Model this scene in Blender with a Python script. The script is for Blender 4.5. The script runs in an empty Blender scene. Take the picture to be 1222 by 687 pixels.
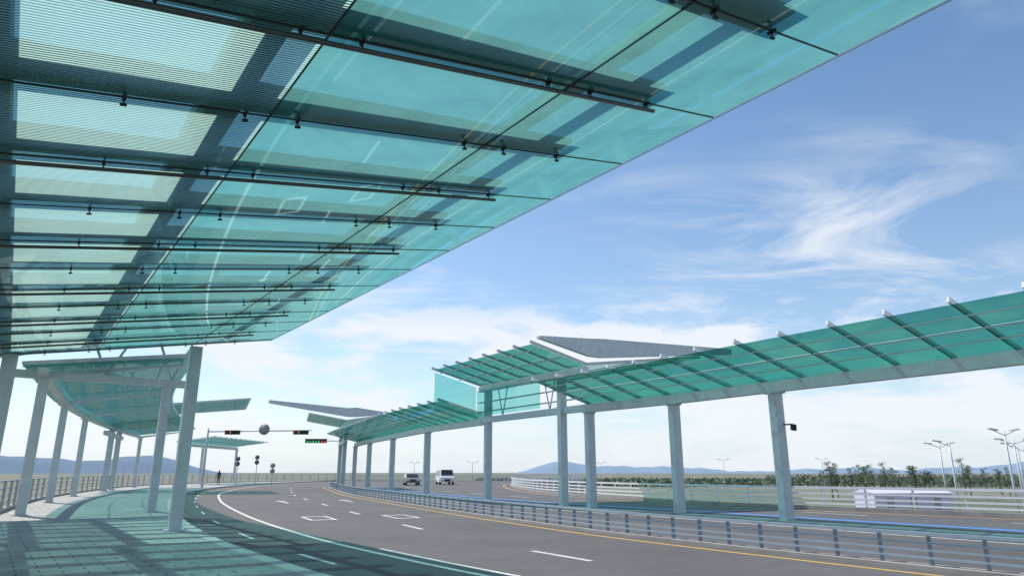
import bpy, bmesh, math, random
from mathutils import Vector, Matrix
random.seed(7)
S=bpy.context.scene
C=S.collection
S.view_settings.view_transform='Standard'
S.view_settings.look='None'
S.view_settings.exposure=0

# ---------------------------------------------------------------- materials
def newmat(name):
    m=bpy.data.materials.new(name); m.use_nodes=True
    nt=m.node_tree
    for n in list(nt.nodes): nt.nodes.remove(n)
    out=nt.nodes.new('ShaderNodeOutputMaterial')
    return m,nt,out
def N(nt,t,**k):
    n=nt.nodes.new(t)
    for a,b in k.items():
        if a in ('operation','blend_type','noise_dimensions','wave_type','bands_direction','data_type','feature','sky_type','clamp','use_clamp','wave_profile'): setattr(n,a,b)
        else: n.inputs[a.replace('_',' ')].default_value=b
    return n
def ramp(nt,fac,stops):
    r=nt.nodes.new('ShaderNodeValToRGB')
    e=r.color_ramp.elements
    while len(e)<len(stops): e.new(.5)
    for i,(p,c) in enumerate(stops):
        e[i].position=p; e[i].color=(c[0],c[1],c[2],1) if not isinstance(c,(int,float)) else (c,c,c,1)
    nt.links.new(fac,r.inputs[0]); return r.outputs[0]
def paint(name,col,rough=.45,metal=0,var=.12,scale=3.,emit=None):
    m,nt,out=newmat(name); L=nt.links
    b=nt.nodes.new('ShaderNodeBsdfPrincipled')
    tc=nt.nodes.new('ShaderNodeTexCoord')
    no=N(nt,'ShaderNodeTexNoise',Scale=scale,Detail=6.,Roughness=.65)
    L.new(tc.outputs['Object'],no.inputs['Vector'])
    lo=[c*(1-var) for c in col]; hi=[min(1,c*(1+var)) for c in col]
    L.new(ramp(nt,no.outputs[0],[(.3,lo),(.7,hi)]),b.inputs['Base Color'])
    b.inputs['Roughness'].default_value=rough; b.inputs['Metallic'].default_value=metal
    if emit:
        b.inputs['Emission Color'].default_value=(*emit[0],1); b.inputs['Emission Strength'].default_value=emit[1]
    L.new(b.outputs[0],out.inputs[0]); return m
def glassmat(name,T,trl=.08,trc=(.35,.7,.65),frit=False,refl=.96,r0=.05):
    m,nt,out=newmat(name); L=nt.links
    tr=N(nt,'ShaderNodeBsdfTransparent',Color=(*T,1))
    gl=N(nt,'ShaderNodeBsdfGlossy',Color=(.75,1,.97,1),Roughness=.012)
    ge=nt.nodes.new('ShaderNodeNewGeometry')
    dp=nt.nodes.new('ShaderNodeVectorMath'); dp.operation='DOT_PRODUCT'; L.new(ge.outputs['Normal'],dp.inputs[0]); L.new(ge.outputs['Incoming'],dp.inputs[1])
    ab=N(nt,'ShaderNodeMath',operation='ABSOLUTE'); L.new(dp.outputs['Value'],ab.inputs[0])
    iv=N(nt,'ShaderNodeMath',operation='SUBTRACT'); iv.inputs[0].default_value=1; L.new(ab.outputs[0],iv.inputs[1])
    pw=N(nt,'ShaderNodeMath',operation='POWER'); pw.inputs[1].default_value=4.2; L.new(iv.outputs[0],pw.inputs[0])
    mu=N(nt,'ShaderNodeMath',operation='MULTIPLY_ADD'); mu.inputs[1].default_value=refl; mu.inputs[2].default_value=r0; mu.use_clamp=True
    L.new(pw.outputs[0],mu.inputs[0])
    a=nt.nodes.new('ShaderNodeMixShader'); L.new(mu.outputs[0],a.inputs[0]); L.new(tr.outputs[0],a.inputs[1]); L.new(gl.outputs[0],a.inputs[2])
    t=N(nt,'ShaderNodeBsdfTranslucent',Color=(*trc,1))
    tc=nt.nodes.new('ShaderNodeTexCoord')
    no=N(nt,'ShaderNodeTexNoise',Scale=1.3,Detail=7.,Roughness=.7); L.new(tc.outputs['Object'],no.inputs['Vector'])
    mr=nt.nodes.new('ShaderNodeMapRange'); mr.inputs[1].default_value=.3; mr.inputs[2].default_value=.7; mr.inputs[3].default_value=trl*.8; mr.inputs[4].default_value=trl*1.2
    L.new(no.outputs[0],mr.inputs[0])
    b=nt.nodes.new('ShaderNodeMixShader'); L.new(mr.outputs[0],b.inputs[0]); L.new(a.outputs[0],b.inputs[1]); L.new(t.outputs[0],b.inputs[2])
    res=b
    if frit:
        uv=nt.nodes.new('ShaderNodeUVMap'); sp=nt.nodes.new('ShaderNodeSeparateXYZ'); L.new(uv.outputs[0],sp.inputs[0])
        m1=N(nt,'ShaderNodeMath',operation='MULTIPLY'); m1.inputs[1].default_value=1/.032; L.new(sp.outputs[0],m1.inputs[0])
        f=N(nt,'ShaderNodeMath',operation='FRACT'); L.new(m1.outputs[0],f.inputs[0])
        g=N(nt,'ShaderNodeMath',operation='GREATER_THAN'); g.inputs[1].default_value=.48; L.new(f.outputs[0],g.inputs[0])
        t2=N(nt,'ShaderNodeBsdfTranslucent',Color=(.36,.54,.49,1))
        c=nt.nodes.new('ShaderNodeMixShader'); L.new(g.outputs[0],c.inputs[0]); L.new(b.outputs[0],c.inputs[1]); L.new(t2.outputs[0],c.inputs[2])
        res=c
    L.new(res.outputs[0],out.inputs[0]); return m

M_glass=glassmat('teal_glass',(.13,.40,.35),.27,(.24,.66,.61),r0=.085)
M_frit=glassmat('fritted_teal_glass',(.28,.58,.53),.10,(.30,.62,.57),frit=True,r0=.06)
M_glass2=glassmat('deep_teal_glass',(.08,.36,.29),.05,(.10,.42,.33),refl=.6)
M_glass4=glassmat('clear_teal_glass',(.30,.62,.56),.02,(.3,.6,.55),refl=.25)
M_glass3=glassmat('pale_glass',(.33,.70,.66),.03)
M_steel=paint('light_grey_painted_steel',(.58,.63,.66),.4)
M_white=paint('white_painted_steel',(.82,.84,.86),.35,var=.04)
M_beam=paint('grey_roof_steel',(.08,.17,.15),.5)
M_tube=paint('dark_bronze_tube',(.10,.10,.10),.3,.4)
M_black=paint('black_rubber',(.02,.02,.022),.45)
M_stain=paint('stainless_steel',(.35,.37,.38),.3,.7)
M_rail=paint('galvanised_rail',(.36,.45,.54),.35,.15)
M_railp=paint('pale_handrail',(.46,.53,.60),.35,.15)
M_post=paint('blue_grey_post',(.22,.31,.40),.4,.2)
M_kerb=paint('kerb_granite',(.45,.45,.43),.8,var=.15,scale=8)
M_conc=paint('concrete',(.34,.33,.31),.85,var=.2,scale=1.2)
M_wmark=paint('white_road_paint',(.60,.60,.58),.6,var=.3,scale=6)
M_ymark=paint('yellow_road_paint',(.62,.38,.06),.6,var=.2,scale=6)
M_bmark=paint('blue_road_paint',(.05,.24,.62),.6,var=.15,scale=6)
M_hill=paint('haze_tinted_hill',(.17,.25,.35),1,var=.10,scale=.004)  # blue-grey base colour has the haze of distance painted in
M_hilld=paint('darker_haze_tinted_hill',(.10,.16,.24),1,var=.10,scale=.004)  # darker tone for the left hills, distance haze also in the base colour
M_bark=paint('bark',(.10,.07,.05),.9)
M_tyre=paint('tyre',(.02,.02,.02),.8)
M_disc=paint('dark_sign_face',(.12,.13,.14),.5)
M_win=paint('car_glass',(.02,.03,.035),.08)
M_vanw=paint('white_car_paint',(.75,.76,.77),.25,var=.02)
M_carg=paint('silver_car_paint',(.30,.32,.34),.25,.5,var=.02)
M_lens=paint('headlight_lens',(.8,.8,.78),.1)
M_redl=paint('red_lens',(.5,.02,.02),.2)
M_green=paint('green_led',(.02,.25,.08),.3,emit=((.05,.9,.3),.5))
M_red=paint('red_led',(.4,.02,.02),.3,emit=((1,.08,.05),.5))
M_sign=paint('sign_grey_back',(.33,.34,.35),.5)
M_cloth=paint('dark_clothing',(.06,.065,.08),.9)
M_purple=paint('violet_panel',(.38,.34,.66),.5)
M_tent=paint('lilac_white_membrane',(.62,.60,.74),.6,var=.04)

def foliage(name,a,b):
    m,nt,out=newmat(name); L=nt.links
    bs=nt.nodes.new('ShaderNodeBsdfPrincipled'); bs.inputs['Roughness'].default_value=.8
    ge=nt.nodes.new('ShaderNodeNewGeometry')
    no=N(nt,'ShaderNodeTexNoise',Scale=.9,Detail=4.); L.new(ge.outputs['Position'],no.inputs['Vector'])
    L.new(ramp(nt,no.outputs[0],[(.35,a),(.65,b)]),bs.inputs['Base Color'])
    L.new(bs.outputs[0],out.inputs[0]); return m
M_leaf=foliage('pine_foliage',(.05,.09,.05),(.12,.17,.08))
M_leaf2=foliage('shrub_foliage',(.07,.11,.07),(.15,.18,.11))

def asphaltmat():
    m,nt,out=newmat('asphalt'); L=nt.links
    b=nt.nodes.new('ShaderNodeBsdfPrincipled'); tc=nt.nodes.new('ShaderNodeTexCoord')
    n1=N(nt,'ShaderNodeTexNoise',Scale=.25,Detail=6.,Roughness=.6)
    n2=N(nt,'ShaderNodeTexNoise',Scale=60.,Detail=3.,Roughness=.7)
    n3=N(nt,'ShaderNodeTexNoise',Scale=2.2,Detail=8.,Roughness=.75)
    for q in(n1,n2,n3): L.new(tc.outputs['Object'],q.inputs[0])
    mx=N(nt,'ShaderNodeMix',data_type='RGBA',blend_type='MULTIPLY'); mx.inputs[0].default_value=.8
    L.new(ramp(nt,n1.outputs[0],[(.3,(.082,.083,.086)),(.7,(.116,.117,.120))]),mx.inputs[6])
    L.new(ramp(nt,n2.outputs[0],[(.25,.6),(.75,1.25)]),mx.inputs[7])
    my=N(nt,'ShaderNodeMix',data_type='RGBA',blend_type='MULTIPLY'); my.inputs[0].default_value=1.
    L.new(mx.outputs[2],my.inputs[6]); L.new(ramp(nt,n3.outputs[0],[(.3,.82),(.7,1.12)]),my.inputs[7])
    L.new(my.outputs[2],b.inputs['Base Color']); b.inputs['Roughness'].default_value=.85
    bp=N(nt,'ShaderNodeBump',Strength=.25,Distance=.01); L.new(n2.outputs[0],bp.inputs['Height']); L.new(bp.outputs[0],b.inputs['Normal'])
    L.new(b.outputs[0],out.inputs[0]); return m
M_asph=asphaltmat()
def pavermat():
    m,nt,out=newmat('pavers'); L=nt.links
    b=nt.nodes.new('ShaderNodeBsdfPrincipled'); tc=nt.nodes.new('ShaderNodeTexCoord')
    mp=nt.nodes.new('ShaderNodeMapping'); mp.inputs['Rotation'].default_value=(0,0,math.radians(-36.7)); L.new(tc.outputs['Object'],mp.inputs[0])
    br=nt.nodes.new('ShaderNodeTexBrick'); L.new(mp.outputs[0],br.inputs[0])
    br.inputs['Scale'].default_value=1.; br.inputs['Brick Width'].default_value=.6; br.inputs['Row Height'].default_value=.3; br.inputs['Mortar Size'].default_value=.014
    br.inputs['Color1'].default_value=(.42,.41,.39,1); br.inputs['Color2'].default_value=(.30,.30,.29,1); br.inputs['Mortar'].default_value=(.10,.10,.10,1)
    n1=N(nt,'ShaderNodeTexNoise',Scale=.8,Detail=7.,Roughness=.7); L.new(tc.outputs['Object'],n1.inputs[0])
    mx=N(nt,'ShaderNodeMix',data_type='RGBA',blend_type='MULTIPLY'); mx.inputs[0].default_value=1.
    L.new(br.outputs[0],mx.inputs[6]); L.new(ramp(nt,n1.outputs[0],[(.3,.72),(.7,1.1)]),mx.inputs[7])
    L.new(mx.outputs[2],b.inputs['Base Color']); b.inputs['Roughness'].default_value=.7
    L.new(b.outputs[0],out.inputs[0]); return m
M_pave=pavermat()
def groundmat():
    m,nt,out=newmat('open_ground'); L=nt.links
    b=nt.nodes.new('ShaderNodeBsdfPrincipled'); tc=nt.nodes.new('ShaderNodeTexCoord')
    n1=N(nt,'ShaderNodeTexNoise',Scale=.012,Detail=8.,Roughness=.6); L.new(tc.outputs['Object'],n1.inputs[0])
    L.new(ramp(nt,n1.outputs[0],[(.35,(.08,.11,.06)),(.5,(.14,.15,.10)),(.62,(.20,.20,.16)),(.75,(.13,.15,.13))]),b.inputs['Base Color'])
    b.inputs['Roughness'].default_value=.95
    L.new(b.outputs[0],out.inputs[0]); return m
M_ground=groundmat()

# ---------------------------------------------------------------- object helpers
def empty(name,loc,label,cat,group=None,rz=0):
    o=bpy.data.objects.new(name,None); o.location=loc; o.rotation_euler=(0,0,rz)
    o['label']=label; o['category']=cat
    if group: o['group']=group
    o.empty_display_size=.3
    C.objects.link(o); return o
def mesh(name,verts,faces,mat,parent=None,smooth=False,uvs=None,origin=None):
    P=Vector(parent['_o']) if (parent is not None and '_o' in parent) else Vector((0,0,0))
    vs=[Vector(v) for v in verts]
    o0=Vector(origin) if origin else (sum(vs,Vector())/len(vs))
    me=bpy.data.meshes.new(name); me.from_pydata([v-o0 for v in vs],[],faces)
    if uvs:
        ul=me.uv_layers.new(name='UVMap')
        for lo in me.loops: ul.data[lo.index].uv=uvs[lo.vertex_index]
    bm=bmesh.new(); bm.from_mesh(me); bmesh.ops.recalc_face_normals(bm,faces=bm.faces)
    bm.to_mesh(me); bm.free()
    if smooth:
        for p in me.polygons: p.use_smooth=True
    me.materials.append(mat)
    o=bpy.data.objects.new(name,me); C.objects.link(o)
    if parent is not None:
        o.parent=parent; o.location=o0-P
    else: o.location=o0
    return o
def thing(name,loc,label,cat,group=None):
    e=empty(name,loc,label,cat,group); e['_o']=list(loc); return e
def structure(o,label,cat):
    o['kind']='structure'; o['label']=label; o['category']=cat; return o
BF=[(0,1,2,3),(7,6,5,4),(0,4,5,1),(1,5,6,2),(2,6,7,3),(3,7,4,0)]
class Geo:
    def __init__(s): s.v=[];s.f=[]
    def add(s,v,f):
        b=len(s.v); s.v+=[tuple(x) for x in v]; s.f+=[tuple(i+b for i in q) for q in f]
    def beam(s,a,b,w,h,w2=None,h2=None,up=(0,0,1)):
        a=Vector(a);b=Vector(b);d=(b-a).normalized();up=Vector(up)
        if abs(d.dot(up))>.98: up=Vector((0,1,0))
        x=d.cross(up).normalized(); y=x.cross(d).normalized()
        w2=w2 or w; h2=h2 or h
        q=lambda p,w,h:[p-x*w/2-y*h/2,p+x*w/2-y*h/2,p+x*w/2+y*h/2,p-x*w/2+y*h/2]
        s.add(q(a,w,h)+q(b,w2,h2),BF); return s
    def colbox(s,x,y,z0,z1,w,d,ang,bev=.03):
        c,n=math.cos(ang),math.sin(ang)
        pts=[(-w/2+bev,-d/2),(w/2-bev,-d/2),(w/2,-d/2+bev),(w/2,d/2-bev),(w/2-bev,d/2),(-w/2+bev,d/2),(-w/2,d/2-bev),(-w/2,-d/2+bev)]
        v=[(x+a*c-b*n,y+a*n+b*c,z) for z in (z0,z1) for a,b in pts]
        f=[(i,(i+1)%8,8+(i+1)%8,8+i) for i in range(8)]+[tuple(range(7,-1,-1)),tuple(range(8,16))]
        s.add(v,f); return s
    def tube(s,a,b,r,r2=None,n=10):
        a=Vector(a);b=Vector(b);d=(b-a).normalized();up=Vector((0,0,1))
        if abs(d.dot(up))>.98: up=Vector((0,1,0))
        x=d.cross(up).normalized(); y=x.cross(d).normalized(); r2=r if r2 is None else r2
        v=[p+(x*math.cos(t)+y*math.sin(t))*rr for p,rr in((a,r),(b,r2)) for t in [2*math.pi*i/n for i in range(n)]]
        f=[(i,(i+1)%n,n+(i+1)%n,n+i) for i in range(n)]+[tuple(range(n-1,-1,-1)),tuple(range(n,2*n))]
        s.add(v,f); return s
    def poly(s,pts,off):
        n=len(pts);off=Vector(off)
        v=[Vector(p) for p in pts]+[Vector(p)+off for p in pts]
        f=[tuple(range(n-1,-1,-1)),tuple(range(n,2*n))]+[(i,(i+1)%n,n+(i+1)%n,n+i) for i in range(n)]
        s.add(v,f); return s
    def obj(s,name,mat,parent=None,smooth=False,origin=None): return mesh(name,s.v,s.f,mat,parent,smooth,origin=origin)

def spline(pts,step):
    P=[Vector((p[0],p[1],0)) for p in pts]
    P=[2*P[0]-P[1]]+P+[2*P[-1]-P[-2]]
    d=[]
    for i in range(1,len(P)-2):
        for k in range(24):
            t=k/24;a,b,c,e=P[i-1],P[i],P[i+1],P[i+2]
            d.append(.5*((2*b)+(c-a)*t+(2*a-5*b+4*c-e)*t*t+(3*b-a-3*c+e)*t**3))
    d.append(P[-2])
    L=[0]
    for i in range(1,len(d)): L.append(L[-1]+(d[i]-d[i-1]).length)
    n=max(2,int(round(L[-1]/step))) if step>0 else int(-step)
    out=[];j=0
    for k in range(n+1):
        s=L[-1]*k/n
        while j<len(L)-2 and L[j+1]<s: j+=1
        t=(s-L[j])/max(1e-9,L[j+1]-L[j]); out.append(d[j].lerp(d[j+1],t))
    return out
def normals(p,side):
    out=[]
    for i in range(len(p)):
        a=p[max(0,i-1)];b=p[min(len(p)-1,i+1)];d=(b-a).normalized()
        out.append(Vector((-d.y,d.x,0))*side)
    return out
def offset(p,side,w):
    return [a+n*w for a,n in zip(p,normals(p,side))]
def strip(name,A,B,z,mat,label,cat,zb=None):
    n=len(A); v=[(p.x,p.y,z) for p in A]+[(p.x,p.y,z) for p in B]
    f=[(i,i+1,n+i+1,n+i) for i in range(n-1)]
    o=mesh(name,v,f,mat,origin=(0,0,0)); structure(o,label,cat); return o
def sweepbox(p,side,a,b,z0,z1,geo):
    A=offset(p,side,a);B=offset(p,side,b);n=len(p)
    v=[(q.x,q.y,z0) for q in A]+[(q.x,q.y,z0) for q in B]+[(q.x,q.y,z1) for q in B]+[(q.x,q.y,z1) for q in A]
    f=[]
    for i in range(n-1):
        for k in range(4):
            k2=(k+1)%4; f.append((k*n+i,k*n+i+1,k2*n+i+1,k2*n+i))
    f+=[(0,n,2*n,3*n),(n-1,4*n-1,3*n-1,2*n-1)]
    geo.add(v,f)
def copytree(src,loc,rz,group=None,scale=1,label=None):
    o=src.copy(); o.location=loc; o.rotation_euler=(0,0,rz); o.scale=(scale,)*3; C.objects.link(o)
    if label: o['label']=label
    def rec(a,b):
        for ch in a.children:
            c=ch.copy(); C.objects.link(c); c.parent=b; c.matrix_parent_inverse=ch.matrix_parent_inverse.copy(); rec(ch,c)
    rec(src,o); return o

# ---------------------------------------------------------------- plan
DROP=-4.
kerb=[(8,-8),(3.6,2),(-3.8,11.9),(-8.1,18.4),(-13.3,27.9),(-20,42),(-26.3,58),(-32.2,80),(-35.5,105),(-33,135)]
rowA=[(-12.0,16.2),(-17.2,25.1),(-23.2,35.8),(-27.8,45.2),(-33.0,57.6),(-38.3,72),(-41.8,88),(-41.2,105),(-36.5,120)]
lrail=[(-12,-10),(-11.2,4),(-13.4,16.2),(-18.8,26),(-24.8,36.6),(-29.4,46),(-34.6,58.3),(-40,72.5),(-43.5,88.5),(-43,106),(-38,122),(-30,138)]
rout=[(34,-8),(27,14),(18.8,25.8),(9.2,38.8),(2.9,57.4),(.3,80),(.6,100),(5,120),(14,138)]
med=[(15,3.4),(11.3,7.6),(8.15,11.2),(6.2,13.9),(4.46,16.6),(2.1,20.7),(-2.5,30.5),(-7.2,41.5),(-11.9,53),(-17.5,70),(-20,78)]
cols=[(17.6,11.3),(13.5,17.8),(9.3,24.3),(6.7,28.6),(3.65,32.7),(-1.4,40.8),(-6,49.6),(-10.1,59.3),(-13.9,68.4),(-17.2,77)]

o=mesh('ground',[(-9000,-3000,DROP),(9000,-3000,DROP),(9000,12000,DROP),(-9000,12000,DROP)],[(0,1,2,3)],M_ground,origin=(0,0,0))
structure(o,'flat open grass and bare earth plain reaching the horizon','ground')
LR=spline(lrail,-80); RO=spline(rout,-80)
strip('road',LR,RO,0,M_asph,'grey asphalt elevated road deck with curving lanes','road')
gg=Geo()
for P_ in (LR,RO):
    n=len(P_); gg.add([(p.x,p.y,-.002) for p in P_]+[(p.x,p.y,DROP+.01) for p in P_],[(i,i+1,n+i+1,n+i) for i in range(n-1)])
a,b=LR[-1],RO[-1]
gg.add([(a.x,a.y,-.002),(b.x,b.y,-.002),(b.x,b.y,DROP+.01),(a.x,a.y,DROP+.01)],[(0,1,2,3)])
o=gg.obj('retaining_wall',M_conc,origin=(0,0,0)); structure(o,'plain grey concrete retaining wall under the raised road','wall')
K=spline(kerb,-80)
strip('pavement',LR,K,.14,M_pave,'grey concrete paver walkway with rectangular tiles','pavement')
gk=Geo(); sweepbox(K,1,-.22,.06,0.0,.148,gk); structure(gk.obj('kerb',M_kerb,origin=(0,0,0)),'light granite kerb along the paved walkway','kerb')
KS=spline(kerb,1.0)
def mline(name,p,side,o0,w,mat,lab,dash=None,z=.004,i0=0,i1=None):
    A=offset(p,side,o0);B=offset(p,side,o0+w);G=Geo();i1=i1 or len(p)-1
    for i in range(i0,i1):
        if dash and (i%(dash[0]+dash[1]))>=dash[0]: continue
        G.add([(A[i].x,A[i].y,z),(A[i+1].x,A[i+1].y,z),(B[i+1].x,B[i+1].y,z),(B[i].x,B[i].y,z)],[(0,1,2,3)])
    structure(G.obj(name,mat,origin=(0,0,0)),lab,'road marking')
mline('lane_line',KS,-1,2.55,.13,M_wmark,'solid white painted lane line on asphalt')
mline('lane_line',KS,-1,2.95,.11,M_wmark,'solid white painted lane line on asphalt',i1=26)
mline('lane_line',KS,-1,1.2,.09,M_wmark,'thin white dashed bay line beside the kerb',dash=(2,4),i0=20)
MD=spline(med,1.0)
mline('lane_line',MD,1,.62,.12,M_ymark,'solid yellow painted edge line beside the barrier')
mline('lane_line',MD,1,4.0,.13,M_wmark,'white dashed lane line on asphalt',dash=(2,6))
CL=spline(cols,1.0)
mline('lane_line',CL,-1,2.0,.5,M_bmark,'solid blue painted guide line on asphalt')
mline('lane_line',CL,-1,5.4,.13,M_wmark,'white dashed lane line on asphalt',dash=(3,5))
mline('lane_line',CL,1,1.9,.13,M_wmark,'solid white edge line on asphalt')
ROS=spline(rout,1.0)
mline('lane_line',ROS,1,1.0,.15,M_ymark,'solid yellow painted edge line beside the barrier')
def hollow(cx,cy,ang,w,l,t=.12):
    G=Geo();c,s=math.cos(ang),math.sin(ang)
    q=lambda a,b:(cx+a*c-b*s,cy+a*s+b*c,.0085)
    ou=[q(-w/2,-l/2),q(w/2,-l/2),q(w/2,l/2),q(-w/2,l/2)]
    inn=[q(-w/2+t,-l/2+2*t),q(w/2-t,-l/2+2*t),q(w/2-t,l/2-2*t),q(-w/2+t,l/2-2*t)]
    G.add(ou+inn,[(0,1,5,4),(1,2,6,5),(2,3,7,6),(3,0,4,7)])
    structure(G.obj('road_marking',M_wmark,origin=(0,0,0)),'white hollow rectangle painted on asphalt','road marking')
for x,y in [(-7.0,26.0),(-4.2,27.0)]: hollow(x,y,math.radians(26),.95,2.2)
def arrow(cx,cy,ang,l=3.4):
    c,s=math.cos(ang),math.sin(ang)
    q=lambda a,b:(cx+a*c-b*s,cy+a*s+b*c,.0085)
    G=Geo(); G.add([q(-.08,-l/2),q(.08,-l/2),q(.08,l/2-1),q(-.08,l/2-1)],[(0,1,2,3)]); G.add([q(-.35,l/2-1),q(.35,l/2-1),q(0,l/2)],[(0,1,2)])
    structure(G.obj('road_marking',M_wmark,origin=(0,0,0)),'white arrow painted on asphalt','road marking')
arrow(-12.8,40,math.radians(27)); arrow(-9.6,41.5,math.radians(25))

# ---------------------------------------------------------------- main canopy
U=Vector((-.5807,.8141,0));V=Vector((.8141,.5807,0))
def mkP(z0,sl):
    def P(u,s,dz=0):
        p=U*u+V*s; return Vector((p.x,p.y,z0+sl*s+dz))
    return P
LA=math.atan2(U.y,U.x)
def fitting(P,u,s,par):
    G=Geo(); p=P(u,s)
    G.tube(p+Vector((0,0,-.085)),p+Vector((0,0,.08)),.007,n=6)
    for e in(-.028,.028):
        q=P(u+e,s); G.tube(q+Vector((0,0,-.024)),q+Vector((0,0,-.006)),.013,.018,n=8)
    G.beam(P(u-.036,s,-.024),P(u+.036,s,-.024),.014,.012)
    G.beam(P(u,s-.024,-.075),P(u,s+.024,-.075),.022,.018)
    G.obj('clamp_fitting',M_black,par)
def column(x,y,z0,z1,w,d,ang,par,mat=None):
    G=Geo().colbox(x,y,z0,z1,w,d,ang); G.colbox(x,y,z0,z0+.04,w+.16,d+.16,ang); return G.obj('column',mat or M_steel,par)
def big_canopy(label,P,ue,se,fritn,sbeam,girders,fits,loc,bw=(.48,.34),ma=None,mb=None):
    can=thing('glass_canopy',loc,label,'canopy')
    n=len(ue)
    for i in range(n-1):
        for j in range(len(se)-1):
            u0,u1,s0,s1=ue[i]+.006,ue[i+1]-.006,se[j]+.006,se[j+1]-.006
            q=[(u0,s0),(u1,s0),(u1,s1),(u0,s1)]
            mesh('glass_panel',[P(*x) for x in q],[(0,1,2,3)],(mb or M_frit) if j<fritn else (ma or M_glass),can,uvs=q)
    for s in se[1:-1]: Geo().beam(P(ue[0],s,-.004),P(ue[-1],s,-.004),.014,.012).obj('joint_seal',M_black,can)
    for u in ue[1:-1]: Geo().beam(P(u,se[0],-.004),P(u,se[-1]-.02,-.004),.013,.012).obj('joint_seal',M_black,can)
    Geo().beam(P(ue[0],se[-1]+.01),P(ue[-1],se[-1]+.01),.012,.02).obj('edge_trim',M_stain,can)
    Geo().beam(P(ue[-1]+.02,se[0]),P(ue[-1]+.02,se[-1]),.03,.05).obj('edge_trim',M_stain,can)
    for k,u in enumerate(ue):
        uu=min(u,ue[-1]-.15)
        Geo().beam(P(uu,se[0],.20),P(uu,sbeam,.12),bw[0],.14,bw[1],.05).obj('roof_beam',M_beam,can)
        if k%2==1: Geo().tube(P(uu,se[0],-.08),P(uu,sbeam,-.08),.02).obj('tie_tube',M_tube,can,smooth=True)
    for s,w,h in girders:
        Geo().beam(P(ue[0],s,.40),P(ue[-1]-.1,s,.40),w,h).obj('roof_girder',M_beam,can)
    for u in ue[1:]:
        for s in fits: fitting(P,min(u,ue[-1]-.15),s,can)
    return can
ue=[-2.925+1.425*k for k in range(17)]; ue[-1]=20.1
P=mkP(4.38,.17)
can=big_canopy('large teal glass roof canopy on grey steel beams over the walkway',P,ue,[-3.1,-.85,1.4,3.65,5.72],2,4.75,
    [(1.1,.34,.16),(4.2,.22,.12),(-.75,.6,.16),(-2.6,.5,.16)],[.3,1.2,1.65,3.4,3.9,4.65],(-8.75,18.7,0))
column(-8.75,18.7,.14,4.95,.27,.31,LA,can)
column(-12.0,16.2,.14,4.32,.27,.31,LA,can)
P2=mkP(5.95,.25)
can2=big_canopy('upper teal glass roof canopy raised on V struts over the walkway',P2,[21.2+1.43*k for k in range(8)],[-3.1,-.85,1.4,3.65,5.3],2,4.6,
    [(1.1,.3,.2),(4.2,.16,.14),(-.75,.5,.2)],[1.25,4.1],(-13.9,27.6,0),bw=(.40,.28),ma=M_glass4,mb=M_frit)
column(-13.9,27.6,.14,4.92,.29,.31,LA,can2)
Geo().beam((-17.9,24.55,5.05),(-13.3,27.97,5.05),.26,.28).obj('cross_beam',M_steel,can2)
for t in(.5,.9):
    x,y=-17.9+4.6*t,24.55+3.42*t
    for sg in(-.5,.5): Geo().tube((x,y,5.17),(x+sg*.95,y+sg*.72,6.25+.5*t),.05,n=8).obj('strut',M_steel,can2,True)

# ---------------------------------------------------------------- lower cantilever canopies
def low_canopy(label,path,side,W,z0,z1,colpts,step=1.6,mat=None,colw=.42,colz=0.,group='cantilevered glass canopies along the road',tip=.12,nw=2,ribw=.07,back=.45,bh=.36,ribm=None,struts=False):
    mat=mat or M_glass2
    p=spline(path,step); n=normals(p,side)
    c=thing('glass_canopy',(colpts[0][0],colpts[0][1],0),label,'canopy',group)
    def q(i,w,dz=0):
        a=p[i]+n[i]*w; return Vector((a.x,a.y,z0+(z1-z0)*w/W+dz))
    ws=[-back]+[W*(k+1)/nw for k in range(nw)]
    for i in range(len(p)-1):
        for a,b in zip(ws[:-1],ws[1:]):
            mesh('glass_panel',[q(i,a+.01),q(i+1,a+.01),q(i+1,b-.01),q(i,b-.01)],[(0,1,2,3)],mat,c)
    for i in range(len(p)):
        Geo().beam(q(i,-back-.05,.08),q(i,W+tip,.08),ribw,.13,ribw*.9,.14).obj('rib',ribm or M_white,c)
    G=Geo()
    n2=len(p);a=.34;h=bh
    A=[q(i,-a/2) for i in range(n2)];B=[q(i,a/2) for i in range(n2)]
    v=[(x.x,x.y,z0-.12) for x in A]+[(x.x,x.y,z0-.12) for x in B]+[(x.x,x.y,z0-.12-h) for x in B]+[(x.x,x.y,z0-.12-h) for x in A]
    f=[]
    for i in range(n2-1):
        for k in range(4): k2=(k+1)%4; f.append((k*n2+i,k*n2+i+1,k2*n2+i+1,k2*n2+i))
    f+=[(0,n2,2*n2,3*n2),(n2-1,4*n2-1,3*n2-1,2*n2-1)]
    G.add(v,f)
    G.obj('main_beam',M_steel,c)
    for w in (W*.25,W*.5,W*.78):
        G=Geo()
        for i in range(n2-1): G.beam(q(i,w,-.04),q(i+1,w,-.04),.03,.03)
        G.obj('purlin',M_stain,c)
    for (x,y) in colpts:
        i=min(range(n2),key=lambda k:(p[k]-Vector((x,y,0))).length); d=n[i]
        column(x,y,colz,z0-.12-h,colw,colw*.8,math.atan2(d.y,d.x),c)
        Geo().beam((x,y,z0-.18-h),(x,y,z0-.12-h),colw+.12,colw+.12).obj('column_cap',M_steel,c)
        if struts: Geo().beam(q(i,0,-.2),q(i,W*.92,-.10),.12,.18,.08,.08).obj('bracket_arm',M_steel,c)
    return c
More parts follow.
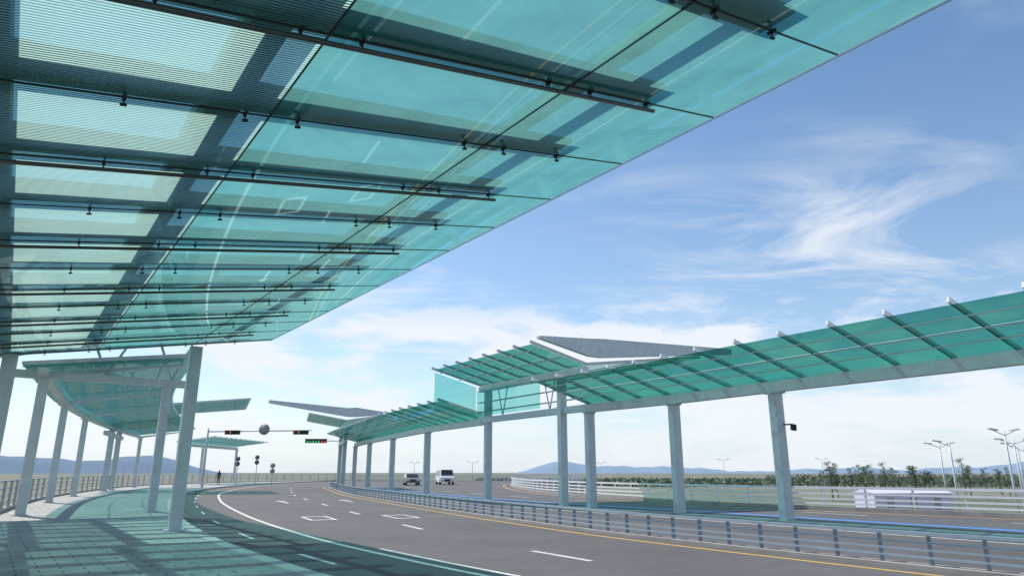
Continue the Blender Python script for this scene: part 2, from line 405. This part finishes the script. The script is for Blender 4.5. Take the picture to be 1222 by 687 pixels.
low_canopy('long deep teal glass canopy cantilevered from grey columns on the median',[(20.5,7.0),(17.6,11.3),(13.5,17.8),(9.3,24.3),(6.7,28.6),(3.4,33.0)],1,3.0,4.82,5.6,[(17.6,11.3),(9.3,24.3),(6.7,28.6),(3.65,32.7)])
low_canopy('deep teal glass canopy curving away over the median columns',[(-1.6,41.4),(-6,49.6),(-10.1,59.3),(-13.9,68.4),(-17.2,77)],1,3.0,4.82,5.6,[(-6,49.6),(-10.1,59.3),(-13.9,68.4),(-17.2,77)])
low_canopy('wide curved clear teal glass canopy over the paved walkway',[(-16.6,24.1)]+rowA[1:6],-1,5.0,5.3,6.0,rowA[1:6],mat=M_glass4,colw=.32,colz=.14,step=1.0,nw=4,tip=.05,ribw=.06,back=.6,bh=.2,ribm=M_steel,struts=True)
low_canopy('distant clear teal glass canopy above the paved walkway',rowA[6:8],-1,4.5,5.3,5.9,[rowA[6],(-42.3,96),rowA[7]],colw=.32,colz=.14,mat=M_glass4)

# ---------------------------------------------------------------- raised butterfly canopies
def raised(label,p0,p1,side,Wf,Wb,zs,zf,zb,cpts,zlow=4.7,step=1.5,fasc=True,colz=0.,endwall=False,ext=(0,0),mat=None,tipf=.10,tipr=.3):
    mat=mat or M_glass2
    a=Vector((*p0,0));b=Vector((*p1,0));d=(b-a).normalized();n=Vector((-d.y,d.x,0))*side
    L=(b-a).length;k=max(2,int(round(L/step)))
    c=thing('raised_canopy',(cpts[0][0],cpts[0][1],0),label,'canopy','raised butterfly canopies')
    def q(t,w,dz=0):
        x=a+d*(L*t)+n*w; z=zs+((zf-zs)*w/Wf if w>=0 else (zb-zs)*(-w)/Wb); return Vector((x.x,x.y,z+dz))
    for i in range(k):
        t0,t1=i/k+.002,(i+1)/k-.002
        for w0,w1 in((.03,Wf*.5),(Wf*.5,Wf),(-Wb*.5,-.03),(-Wb,-Wb*.5)):
            mesh('glass_panel',[q(t0,w0+.005),q(t1,w0+.005),q(t1,w1-.005),q(t0,w1-.005)],[(0,1,2,3)],mat,c)
    for i in range(k+1):
        Geo().beam(q(i/k,0,.08),q(i/k,Wf+.12,.08),.06,.14,.05,.13).obj('rib',M_steel,c)
        Geo().beam(q(i/k,0,.08),q(i/k,-Wb-.12,.08),.06,.14,.05,.13).obj('rib',M_steel,c)
    Geo().beam(q(0,0,-.2),q(1,0,-.2),.3,.3).obj('main_beam',M_steel,c)
    for w in(Wf*.45,Wf*.85,-Wb*.45,-Wb*.85): Geo().beam(q(0,w,-.05),q(1,w,-.05),.05,.05).obj('purlin',M_stain,c)
    if fasc:
        e=-d*.10; up=Vector((0,0,1))
        f=q(0,Wf+ext[0],.30)+e; m=q(0,0,0)+e; r=q(0,-Wb-ext[1],.10)+e
        m2=q(0,-.8,0)+e; m2.z=m.z
        G=Geo().poly([f,m+up*.42,m2+up*.42,r,r+up*tipr,m2+up*1.35,m+up*1.28,f+up*tipf],-d*.25); G.obj('fascia',M_steel,c)
    for (x,y) in cpts: column(x,y,colz,zs-.35,.40,.34,math.atan2(n.y,n.x),c)
    for t in(.3,.75):
        m=q(t,0)
        for sg in(-1,1): Geo().tube((m.x,m.y,zlow),q(t+sg*.5/L,0,-.3),.032,n=8).obj('strut',M_steel,c,True)
    Geo().beam((q(0,0).x,q(0,0).y,zlow-.12),(q(1,0).x,q(1,0).y,zlow-.12),.3,.32).obj('tie_beam',M_steel,c)
    if endwall:
        mesh('glass_screen',[q(.35,.25,-.35)*1,q(1,.25,-.35),Vector((q(1,.25).x,q(1,.25).y,zlow+.1)),Vector((q(.35,.25).x,q(.35,.25).y,zlow+.1))],[(0,1,2,3)],M_glass3,c)
        A,B=q(1,.3,-.12),q(1,Wf-.1,-.12)
        mesh('glass_screen',[A,B,Vector((B.x,B.y,zlow+.35)),Vector((A.x,A.y,zlow+.1))],[(0,1,2,3)],M_glass3,c)
        for zz_ in(.35,.9): Geo().beam((q(.0,.15).x,q(.0,.15).y,zlow+zz_),(q(1,.15).x,q(1,.15).y,zlow+zz_),.06,.07).obj('rail_bar',M_steel,c)
    return c
raised('raised butterfly glass canopy with a grey wedge fascia above the median',(3.6,33.0),(-1.9,41.4),1,3.2,8.0,6.6,7.35,7.65,[(-1.4,40.8),(2.5,34.6)],endwall=True,ext=(-.2,2.4))
raised('distant raised butterfly canopy with grey wedge fascia',(-16.4,69),(-19.5,79),1,3.6,3.5,6.5,7.1,7.1,[(-17.0,71.2),(-19,77.6)],ext=(3.9,0),tipf=.3)
raised('raised teal glass canopy over the curved walkway roof',(-31.5,54),(-35.5,63.5),-1,10.2,2,6.4,7.5,7.0,[(-32.9,57.3),(-34.7,61.6)],colz=.14,fasc=False,mat=M_glass4)

# ---------------------------------------------------------------- barriers
def barrier(label,path,side,step,H,rails,postw,kerbw,matp=None,matr=None,z0=0.,kmat=None,kh=.12,group=None):
    matp=matp or M_post;matr=matr or M_rail;kmat=kmat or M_kerb
    p=spline(path,step)
    c=thing('guard_rail',(p[0].x,p[0].y,z0),label,'railing',group)
    if kerbw:
        G=Geo(); sweepbox(p,side,-kerbw/2,kerbw/2,z0+.001,z0+kh,G); G.obj('plinth',kmat,c)
    else: kh=0
    for z,w,h in rails:
        G=Geo(); sweepbox(p,side,.03,.03+w,z0+z-h/2,z0+z+h/2,G); G.obj('rail',matr,c)
    nn=normals(p,side)
    for i in list(range(len(p)))[:100]:
        q=p[i];ang=math.atan2(nn[i].y,nn[i].x)
        Geo().colbox(q.x-nn[i].x*.03,q.y-nn[i].y*.03,z0+kh-.01,z0+H,.10,postw,ang,.01).obj('post',matp,c)
    return c
barrier('low galvanised guard rail with blue grey posts on a kerb',med,1,.86,.60,[(.19,.03,.035),(.31,.03,.035),(.43,.03,.035),(.58,.07,.055)],.04,.35,kh=.07,kmat=M_conc)
barrier('white slatted metal barrier along the outer road edge',rout,1,1.9,1.0,[(.28,.05,.08),(.48,.05,.08),(.70,.05,.08),(.95,.07,.10)],.07,.4,M_white,M_white,kmat=M_conc,kh=.16)
barrier('galvanised handrail along the paved walkway edge',lrail,1,2.2,1.15,[(.35,.04,.05),(.6,.04,.05),(.85,.04,.05),(1.12,.07,.07)],.05,.3,M_stain,M_railp,z0=.14,kmat=M_conc,kh=.1)
far=[(-30,138),(-15,139),(0,139),(14,138)]
barrier('pale metal railing closing the end of the road deck',far,1,2.5,1.15,[(.35,.04,.08),(.6,.04,.08),(.85,.04,.08),(1.12,.07,.09)],.08,.3,M_white,M_railp,kmat=M_conc)
CP=spline(cols,1.0); gi=Geo(); sweepbox(CP,1,-.45,.55,0.002,.04,gi); structure(gi.obj('median_island',M_conc,origin=(0,0,0)),'narrow low concrete island carrying the canopy columns','kerb')

# ---------------------------------------------------------------- vehicles
def wheel(par,x,y,r=.33):
    w=Geo().tube((x-.11,y,r),(x+.11,y,r),r,n=18).obj('wheel',M_tyre,par,True)
    rim=Geo().tube((-.12,0,0),(.12,0,0),r*.6,n=12); o=rim.obj('rim',M_stain,None,True,origin=(0,0,0)); o.parent=w; return w
def car(label,paintm,kind='van',cat='car'):
    c=thing('saloon_car' if kind=='car' else 'minibus',(0,0,0),label,cat,'vehicles on the road')
    if kind=='van':
        prof=[(-2.4,.35),(-2.45,.9),(-2.15,1.15),(-1.5,1.95),(-1.2,2.05),(2.35,2.05),(2.45,1.9),(2.45,.35)]; w=.95
        win=[[(-1.45,1.2),(-1.15,1.85),(-.4,1.85),(-.4,1.2)],[(-.3,1.2),(-.3,1.85),(.9,1.85),(.9,1.2)],[(1.0,1.2),(1.0,1.85),(2.2,1.85),(2.2,1.2)]]
        ws=[(-2.10,1.22),(-1.53,1.9)]; wy=(-1.6,1.55)
    else:
        prof=[(-2.2,.3),(-2.25,.65),(-2.1,.82),(-1.1,.95),(-.45,1.42),(.8,1.45),(1.6,1.0),(2.15,.95),(2.25,.6),(2.2,.3)]; w=.88
        win=[[(-.95,.98),(-.42,1.36),(.15,1.38),(.15,.98)],[(.22,.98),(.22,1.38),(.78,1.38),(1.35,1.0)]]
        ws=[(-1.06,1.0),(-.5,1.38)]; wy=(-1.4,1.35)
    G=Geo(); n=len(prof)
    rows=[(-w,.0),(-w+.08,.03),(w-.08,.03),(w,.0)]
    v=[]
    for x,e in rows:
        for (y,z) in prof: v.append((x*(1-.10*max(0,z-1.)),y,z+e))
    f=[]
    for r in range(3):
        for i in range(n): f.append((r*n+i,r*n+(i+1)%n,(r+1)*n+(i+1)%n,(r+1)*n+i))
    f+=[tuple(range(n-1,-1,-1)),tuple(range(3*n,4*n))]
    G.add(v,f); G.obj('body',paintm,c)
    for q in win:
        for s in(-1,1):
            Geo().poly([(s*(w*(1-.10*max(0,z-1.))-.01),y,z) for y,z in q],(s*.025,0,0)).obj('side_window',M_win,c)
    (y0,z0),(y1,z1)=ws
    Geo().poly([(-w*.86,y0,z0),(w*.86,y0,z0),(w*.76,y1,z1),(-w*.76,y1,z1)],(0,-.04,.05)).obj('windscreen',M_win,c)
    yf=prof[0][0]
    for s in(-1,1):
        Geo().poly([(s*w*.55,yf-.02,.62),(s*w*.9,yf-.02,.62),(s*w*.9,yf+.02,.80),(s*w*.55,yf-.0,.80)],(0,-.05,0)).obj('headlight',M_lens,c)
        for y in wy: wheel(c,s*(w-.08),y)
    Geo().poly([(-w*.4,yf-.05,.45),(w*.4,yf-.05,.45),(w*.4,yf-.05,.72),(-w*.4,yf-.05,.72)],(0,-.03,0)).obj('grille',M_black,c)
    return c
def place(c,x,y,rz): c.location=(x,y,0); c.rotation_euler=(0,0,rz)
v=car('white minibus driving on the curved road',M_vanw,'van','van'); place(v,-9.3,98,math.radians(14))
c1=car('silver saloon car driving on the curved road',M_carg,'car'); place(c1,-13.2,93,math.radians(14))

# ---------------------------------------------------------------- signals and signs
sm=thing('traffic_signal',(-31.2,71.5,.14),'grey mast arm carrying horizontal traffic signal heads','traffic signal')
Geo().tube((-31.2,71.5,.14),(-31.2,71.5,6.0),.13,.09).obj('pole',M_steel,sm,True)
Geo().tube((-31.2,71.5,5.65),(-20.6,71.5,5.75),.08,.05).obj('mast_arm',M_steel,sm,True)
for x in(-28.6,-21.6):
    h=Geo().beam((x-.75,71.3,5.55),(x+.75,71.3,5.55),.28,.42).obj('signal_head',M_black,sm)
    for i,mt in enumerate((M_redl,M_ymark,M_tyre,M_tyre)):
        l=Geo().tube((-.56+.37*i,-.145,0),(-.56+.37*i,-.17,0),.13,n=14).obj('lens',mt,None,True,origin=(0,0,0)); l.parent=h
Geo().tube((-25.4,71.38,5.85),(-25.4,71.34,5.85),.55,n=24).obj('round_sign',M_sign,sm,True)
led=thing('lane_sign',(-17.6,72.4,0),'overhead black sign box with green and red lights','sign')
Geo().beam((-17.6,72.4,4.75),(-19.2,72.4,4.75),.08,.08).obj('bracket',M_steel,led)
Geo().beam((-21.4,72.4,4.75),(-19.2,72.4,4.75),.2,.42).obj('sign_box',M_black,led)
for i in range(7):
    x=-21.2+i*.29; Geo().beam((x,72.28,4.66+.02*(i%3)),(x+.15,72.28,4.66+.02*(i%3)),.02,.20-.05*(i%2)).obj('light_panel',M_green if i<5 else M_red,led)
def roundsign(x,y,h,r,lab,mt):
    c=thing('round_sign_post',(x,y,.14),lab,'sign','round signs on posts')
    Geo().tube((x,y,.14),(x,y,h),.045).obj('post',M_steel,c,True)
    for k in range(2): Geo().tube((x,y-.05,h-r-k*2.1*r),(x,y-.08,h-r-k*2.1*r),r,n=22).obj('sign_disc',mt,c,True)
roundsign(-31.9,82,3.4,.27,'grey post with two round dark traffic signs',M_disc)
roundsign(-30.4,84,3.6,.27,'grey post with two round dark traffic signs',M_disc)
roundsign(-28.8,85,2.7,.30,'grey post with two round traffic signs',M_sign)
cc=thing('security_camera',(9.5,24.0,3.2),'small black security camera fixed to a grey column','camera')
Geo().beam((9.4,24.1,3.2),(9.66,23.95,3.2),.05,.05).obj('bracket',M_black,cc)
Geo().beam((9.66,23.98,3.12),(9.66,23.75,3.07),.12,.20).obj('housing',M_black,cc)

# ---------------------------------------------------------------- person
pe=thing('person',(-35.6,86,.14),'person in dark jacket and trousers standing on the walkway','person')
bm=bmesh.new()
J={'pel':(0,0,.95,.13),'ch':(0,.0,1.3,.15),'neck':(0,0,1.48,.06),'hd':(0,-.01,1.6,.095),'ht':(0,0,1.7,.08)}
vv={};rad=[]
def av(k,x,y,z,r): vv[k]=bm.verts.new((x,y,z)); rad.append(r)
for k,(x,y,z,r) in J.items(): av(k,x,y,z,r)
for s,t in((-1,'L'),(1,'R')):
    av('sh'+t,s*.17,0,1.4,.07);av('el'+t,s*.24,.02,1.12,.045);av('ha'+t,s*.26,-.06,.86,.035)
    av('hi'+t,s*.09,0,.88,.09);av('kn'+t,s*.11,-.02,.48,.06);av('an'+t,s*.12,.02,.08,.045);av('to'+t,s*.13,-.14,.04,.04)
for a,b in [('pel','ch'),('ch','neck'),('neck','hd'),('hd','ht')]+[(a+t,b+t) for t in 'LR' for a,b in (('sh','el'),('el','ha'),('hi','kn'),('kn','an'),('an','to'))]+[('ch','shL'),('ch','shR'),('pel','hiL'),('pel','hiR')]:
    bm.edges.new((vv[a],vv[b]))
me=bpy.data.meshes.new('body'); bm.to_mesh(me); bm.free()
bo=bpy.data.objects.new('body',me); C.objects.link(bo); bo.parent=pe
sk=bo.modifiers.new('s','SKIN'); bo.modifiers.new('ss','SUBSURF').levels=1
for i,r in enumerate(rad): me.skin_vertices[0].data[i].radius=(r,r)
me.skin_vertices[0].data[0].use_root=True
me.materials.append(M_cloth)
mesh('hair',[(.1*math.cos(a)*math.cos(b),.1*math.sin(a)*math.cos(b)-.0,1.64+.11*math.sin(b)) for b in(-.1,.5,1.1,1.5) for a in [i*math.pi/5 for i in range(10)]],[(r*10+i,r*10+(i+1)%10,(r+1)*10+(i+1)%10,(r+1)*10+i) for r in range(3) for i in range(10)],M_black,None,True).parent=pe

# ---------------------------------------------------------------- street lamps
def lamp(H,kind):
    c=thing('street_lamp',(0,0,0),'tall grey street lamp with flat heads on an arm','street lamp','street lamps beyond the barrier')
    Geo().tube((0,0,0),(0,0,H),.17,.09).obj('pole',M_steel,c,True)
    for s in((-1,1) if kind==2 else (-1,)):
        Geo().tube((0,0,H-.5),(s*1.5,0,H),.06,.05,n=8).obj('arm',M_steel,c,True)
        Geo().poly([(s*1.1,-.25,H),(s*2.3,-.18,H+.15),(s*2.3,.18,H+.15),(s*1.1,.25,H)],(0,0,.16)).obj('lamp_head',M_steel,c)
    return c
l1=lamp(10.2,2);l1.location=(56.5,80,DROP); l1.rotation_euler=(0,0,.3)
l2=lamp(9.6,1);l2.location=(60,96,DROP)
for x,y,k,s in[(75,104,1,1),(66,92,2,.95),(86,118,1,1.),(72,118,2,1.),(-14,250,2,.9),(34,270,2,.9),(-36,260,2,.9),(-110,200,1,1),(78,260,2,1),(110,250,2,1)]:
    copytree(l1 if k==2 else l2,(x,y,DROP),random.uniform(-.4,.4),scale=s)

# ---------------------------------------------------------------- trees
def tree(H,seed):
    R=random.Random(seed)
    c=thing('pine_tree',(0,0,0),'slender pine tree with sparse dark green crown','tree','pine trees beyond the road')
    G=Geo(); G.tube((0,0,0),(.1,0,H*.55),.14,.08,8); G.tube((.1,0,H*.55),(0,.1,H*.95),.08,.03,8)
    tips=[]
    for i in range(11):
        z=H*(.42+.05*i); a=R.uniform(0,6.28); l=H*.19*(1-.05*i)*R.uniform(.7,1.2)
        t=(math.cos(a)*l,math.sin(a)*l,z+.15*l); G.tube((.05,0,z),t,.04,.015,5); tips.append((t,l))
        if i%2: tips.append(((t[0]*.5,t[1]*.5,z+.2*l),l))
    G.obj('trunk',M_bark,c,origin=(0,0,0))
    v=[];f=[]
    for t,l in tips:
        for k in range(26):
            d=Vector((R.gauss(0,1),R.gauss(0,1),R.gauss(0,.6)))*(.27+.05*l)
            p=Vector(t)+d; s=R.uniform(.08,.19); a=Vector((R.uniform(-1,1),R.uniform(-1,1),R.uniform(-1,1))).normalized(); b=a.orthogonal().normalized()
            n=len(v); v+=[p-a*s,p+b*s*.6,p+a*s,p-b*s*.6]; f.append((n,n+1,n+2,n+3))
    mesh('crown',v,f,M_leaf,c,origin=(0,0,0)); return c
tv=[tree(H,i) for i,H in enumerate((7.4,8.4,6.6,9.0,7.2))]
pos=[]
R=random.Random(5)
for i in range(52):
    y=R.uniform(145,250); ax=R.uniform(.42,.86)
    pos.append((ax*y*1.02,y))
for i,t in enumerate(tv): t.location=(*pos[i],DROP)
for i,(x,y) in enumerate(pos[5:]): copytree(tv[i%5],(x,y,DROP),R.uniform(0,6.28),scale=R.uniform(.7,1.1))
v=[];f=[]
for i in range(12000):
    y=R.uniform(280,460); x=y*R.uniform(-.05,1.0); h=R.uniform(1,4.6) if x/y>.36 else R.uniform(.5,2.6)
    p=Vector((x,y,DROP+h*R.random())); s=R.uniform(.5,1.1); a=Vector((R.uniform(-1,1),R.uniform(-.3,.3),R.uniform(-1,1))).normalized(); b=a.orthogonal().normalized(); n=len(v)
    v+=[p-a*s,p+b*s,p+a*s,p-b*s]; f.append((n,n+1,n+2,n+3))
o=mesh('far_woodland',v,f,M_leaf2,origin=(0,0,0)); o['kind']='stuff'; o['label']='distant band of scrub and low trees on the plain'; o['category']='woodland'

def shed(x,y,w,d,h,rz,mt,lab):
    c=thing('storage_shelter',(0,0,0),lab,'shelter','low shelters beyond the barrier')
    Geo().beam((-w/2,0,h/2),(w/2,0,h/2),d,h).obj('wall',mt,c)
    Geo().poly([(-w/2-.2,-d/2-.2,h+.003),(-w/2-.2,0,h+.6),(-w/2-.2,d/2+.2,h+.003)],(w+.4,0,0)).obj('roof',mt,c)
    for i in range(3): Geo().beam((-w/2+w*(.2+.3*i)-.5,-d/2-.03,1.1),(-w/2+w*(.2+.3*i)+.5,-d/2-.03,1.1),.05,2.0).obj('door',M_sign,c)
    c.location=(x,y,DROP);c.rotation_euler=(0,0,rz)
shed(58,106,12,5,2.7,.1,M_tent,'low lilac white membrane shelter on the plain')
shed(64.5,84,4,5,4.0,.2,M_purple,'violet panelled shelter beyond the barrier')

def hills(name,az0,az1,dist,prof,mat,lab):
    n=200;v=[];f=[]
    for i in range(n+1):
        t=i/n;az=math.radians(az0+(az1-az0)*t);h=prof(t)
        for (dd,k) in((0,0),(250,.55),(600,1.),(1500,0)):
            r=dist+dd; v.append((math.sin(az)*r,math.cos(az)*r,DROP+(h*k)))
    for i in range(n):
        for k in range(3): a=i*4+k; f.append((a,a+4,a+5,a+1))
    structure(mesh(name,v,f,mat,None,True,origin=(0,0,0)),lab,'hills')
def bumps(seed,amp,n=12):
    R=random.Random(seed); b=[(R.random(),R.uniform(.06,.16),R.uniform(.15,.6)*amp) for _ in range(n)]; ph=[R.uniform(0,6) for _ in range(4)]
    return lambda t: (max(0,sum(h*math.exp(-((t-c)/w)**2) for c,w,h in b)*.6)+3*math.sin(t*45+ph[0])+2*math.sin(t*103+ph[1])+amp*.15)*min(1,t*6,(1-t)*6)
hills('hills',-52,-21,3600,bumps(3,104),M_hilld,'low wooded hills tinted blue for haze on the horizon')
hills('hills',0,24,4200,bumps(12,66),M_hill,'low wooded hills tinted blue for haze on the horizon')
hills('hills',18,50,3900,bumps(6,66),M_hill,'low wooded hills tinted blue for haze on the horizon')

# ---------------------------------------------------------------- world, sun, camera
AZ=math.radians(-52);EL=math.radians(54)
w=bpy.data.worlds.new('World');S.world=w;w.use_nodes=True;nt=w.node_tree;L=nt.links
for n_ in list(nt.nodes): nt.nodes.remove(n_)
out=nt.nodes.new('ShaderNodeOutputWorld');bg=nt.nodes.new('ShaderNodeBackground');bg.inputs[1].default_value=.10
sky=nt.nodes.new('ShaderNodeTexSky');sky.sky_type='NISHITA';sky.sun_disc=False;sky.sun_elevation=EL;sky.sun_rotation=AZ;sky.dust_density=.4;sky.ozone_density=1.6;sky.air_density=1.0
hs=nt.nodes.new('ShaderNodeHueSaturation');hs.inputs['Saturation'].default_value=1.12;hs.inputs['Value'].default_value=1.55;hs.inputs['Hue'].default_value=.498;L.new(sky.outputs[0],hs.inputs['Color'])
tc=nt.nodes.new('ShaderNodeTexCoord');sp=nt.nodes.new('ShaderNodeSeparateXYZ');L.new(tc.outputs['Generated'],sp.inputs[0])
def mth(op,a,b=None,cl=False):
    n=nt.nodes.new('ShaderNodeMath');n.operation=op;n.use_clamp=cl
    for i,x in enumerate((a,b)):
        if x is None: continue
        if isinstance(x,(int,float)): n.inputs[i].default_value=x
        else: L.new(x,n.inputs[i])
    return n.outputs[0]
zz=mth('ADD',mth('MAXIMUM',sp.outputs[2],0),.12)
cx=nt.nodes.new('ShaderNodeCombineXYZ');L.new(mth('DIVIDE',sp.outputs[0],zz),cx.inputs[0]);L.new(mth('DIVIDE',sp.outputs[1],zz),cx.inputs[1])
mp=nt.nodes.new('ShaderNodeMapping');mp.inputs['Rotation'].default_value=(0,0,math.radians(35));mp.inputs['Scale'].default_value=(1.,1.5,1.);mp.inputs['Location'].default_value=(-.72,.25,0);L.new(cx.outputs[0],mp.inputs[0])
n1=N(nt,'ShaderNodeTexNoise',Scale=1.15,Detail=13.,Roughness=.62,Distortion=1.1);L.new(mp.outputs[0],n1.inputs[0])
n2=N(nt,'ShaderNodeTexNoise',Scale=.7,Detail=3.);L.new(mp.outputs[0],n2.inputs[0])
wis=mth('MULTIPLY',ramp(nt,n1.outputs[0],[(.46,0.),(.66,1.)]),ramp(nt,n2.outputs[0],[(.42,0.),(.58,1.)]))
m2=nt.nodes.new('ShaderNodeMapping');m2.inputs['Scale'].default_value=(1.,1.,3.2);L.new(tc.outputs['Generated'],m2.inputs[0])
n3=N(nt,'ShaderNodeTexNoise',Scale=4.2,Detail=12.,Roughness=.58);L.new(m2.outputs[0],n3.inputs[0])
band=ramp(nt,sp.outputs[2],[(.0,.5),(.06,.9),(.2,.95),(.27,0.)])
cum=mth('MULTIPLY',ramp(nt,n3.outputs[0],[(.44,0.),(.54,1.)]),band)
haze=ramp(nt,sp.outputs[2],[(.0,.85),(.08,.48),(.2,.16),(.5,.02)])
cl=mth('MAXIMUM',mth('MULTIPLY',wis,.75),mth('MULTIPLY',cum,.92))
mxh=N(nt,'ShaderNodeMix',data_type='RGBA');L.new(haze,mxh.inputs[0]);L.new(hs.outputs[0],mxh.inputs[6]);mxh.inputs[7].default_value=(7.2,8.3,9.6,1)
mxc=N(nt,'ShaderNodeMix',data_type='RGBA');L.new(cl,mxc.inputs[0]);L.new(mxh.outputs[2],mxc.inputs[6]);mxc.inputs[7].default_value=(9.2,9.5,10.,1)
L.new(mxc.outputs[2],bg.inputs[0]);L.new(bg.outputs[0],out.inputs[0])
sd=bpy.data.lights.new('sun','SUN');sd.energy=5.0;sd.angle=math.radians(.5);sd.color=(1,.95,.88)
so=bpy.data.objects.new('sun',sd);C.objects.link(so)
d=Vector((math.sin(AZ)*math.cos(EL),math.cos(AZ)*math.cos(EL),math.sin(EL)));so.rotation_euler=d.to_track_quat('Z','Y').to_euler();so.location=(0,0,50)
cd=bpy.data.cameras.new('camera');cd.lens=24;cd.sensor_width=36;cd.clip_end=20000;cd.clip_start=.05
co=bpy.data.objects.new('camera',cd);C.objects.link(co);co.location=(0,0,1.6);co.rotation_euler=(math.radians(90+15.1),0,0);S.camera=co
for o in C.objects:
    if '_o' in o: del o['_o']
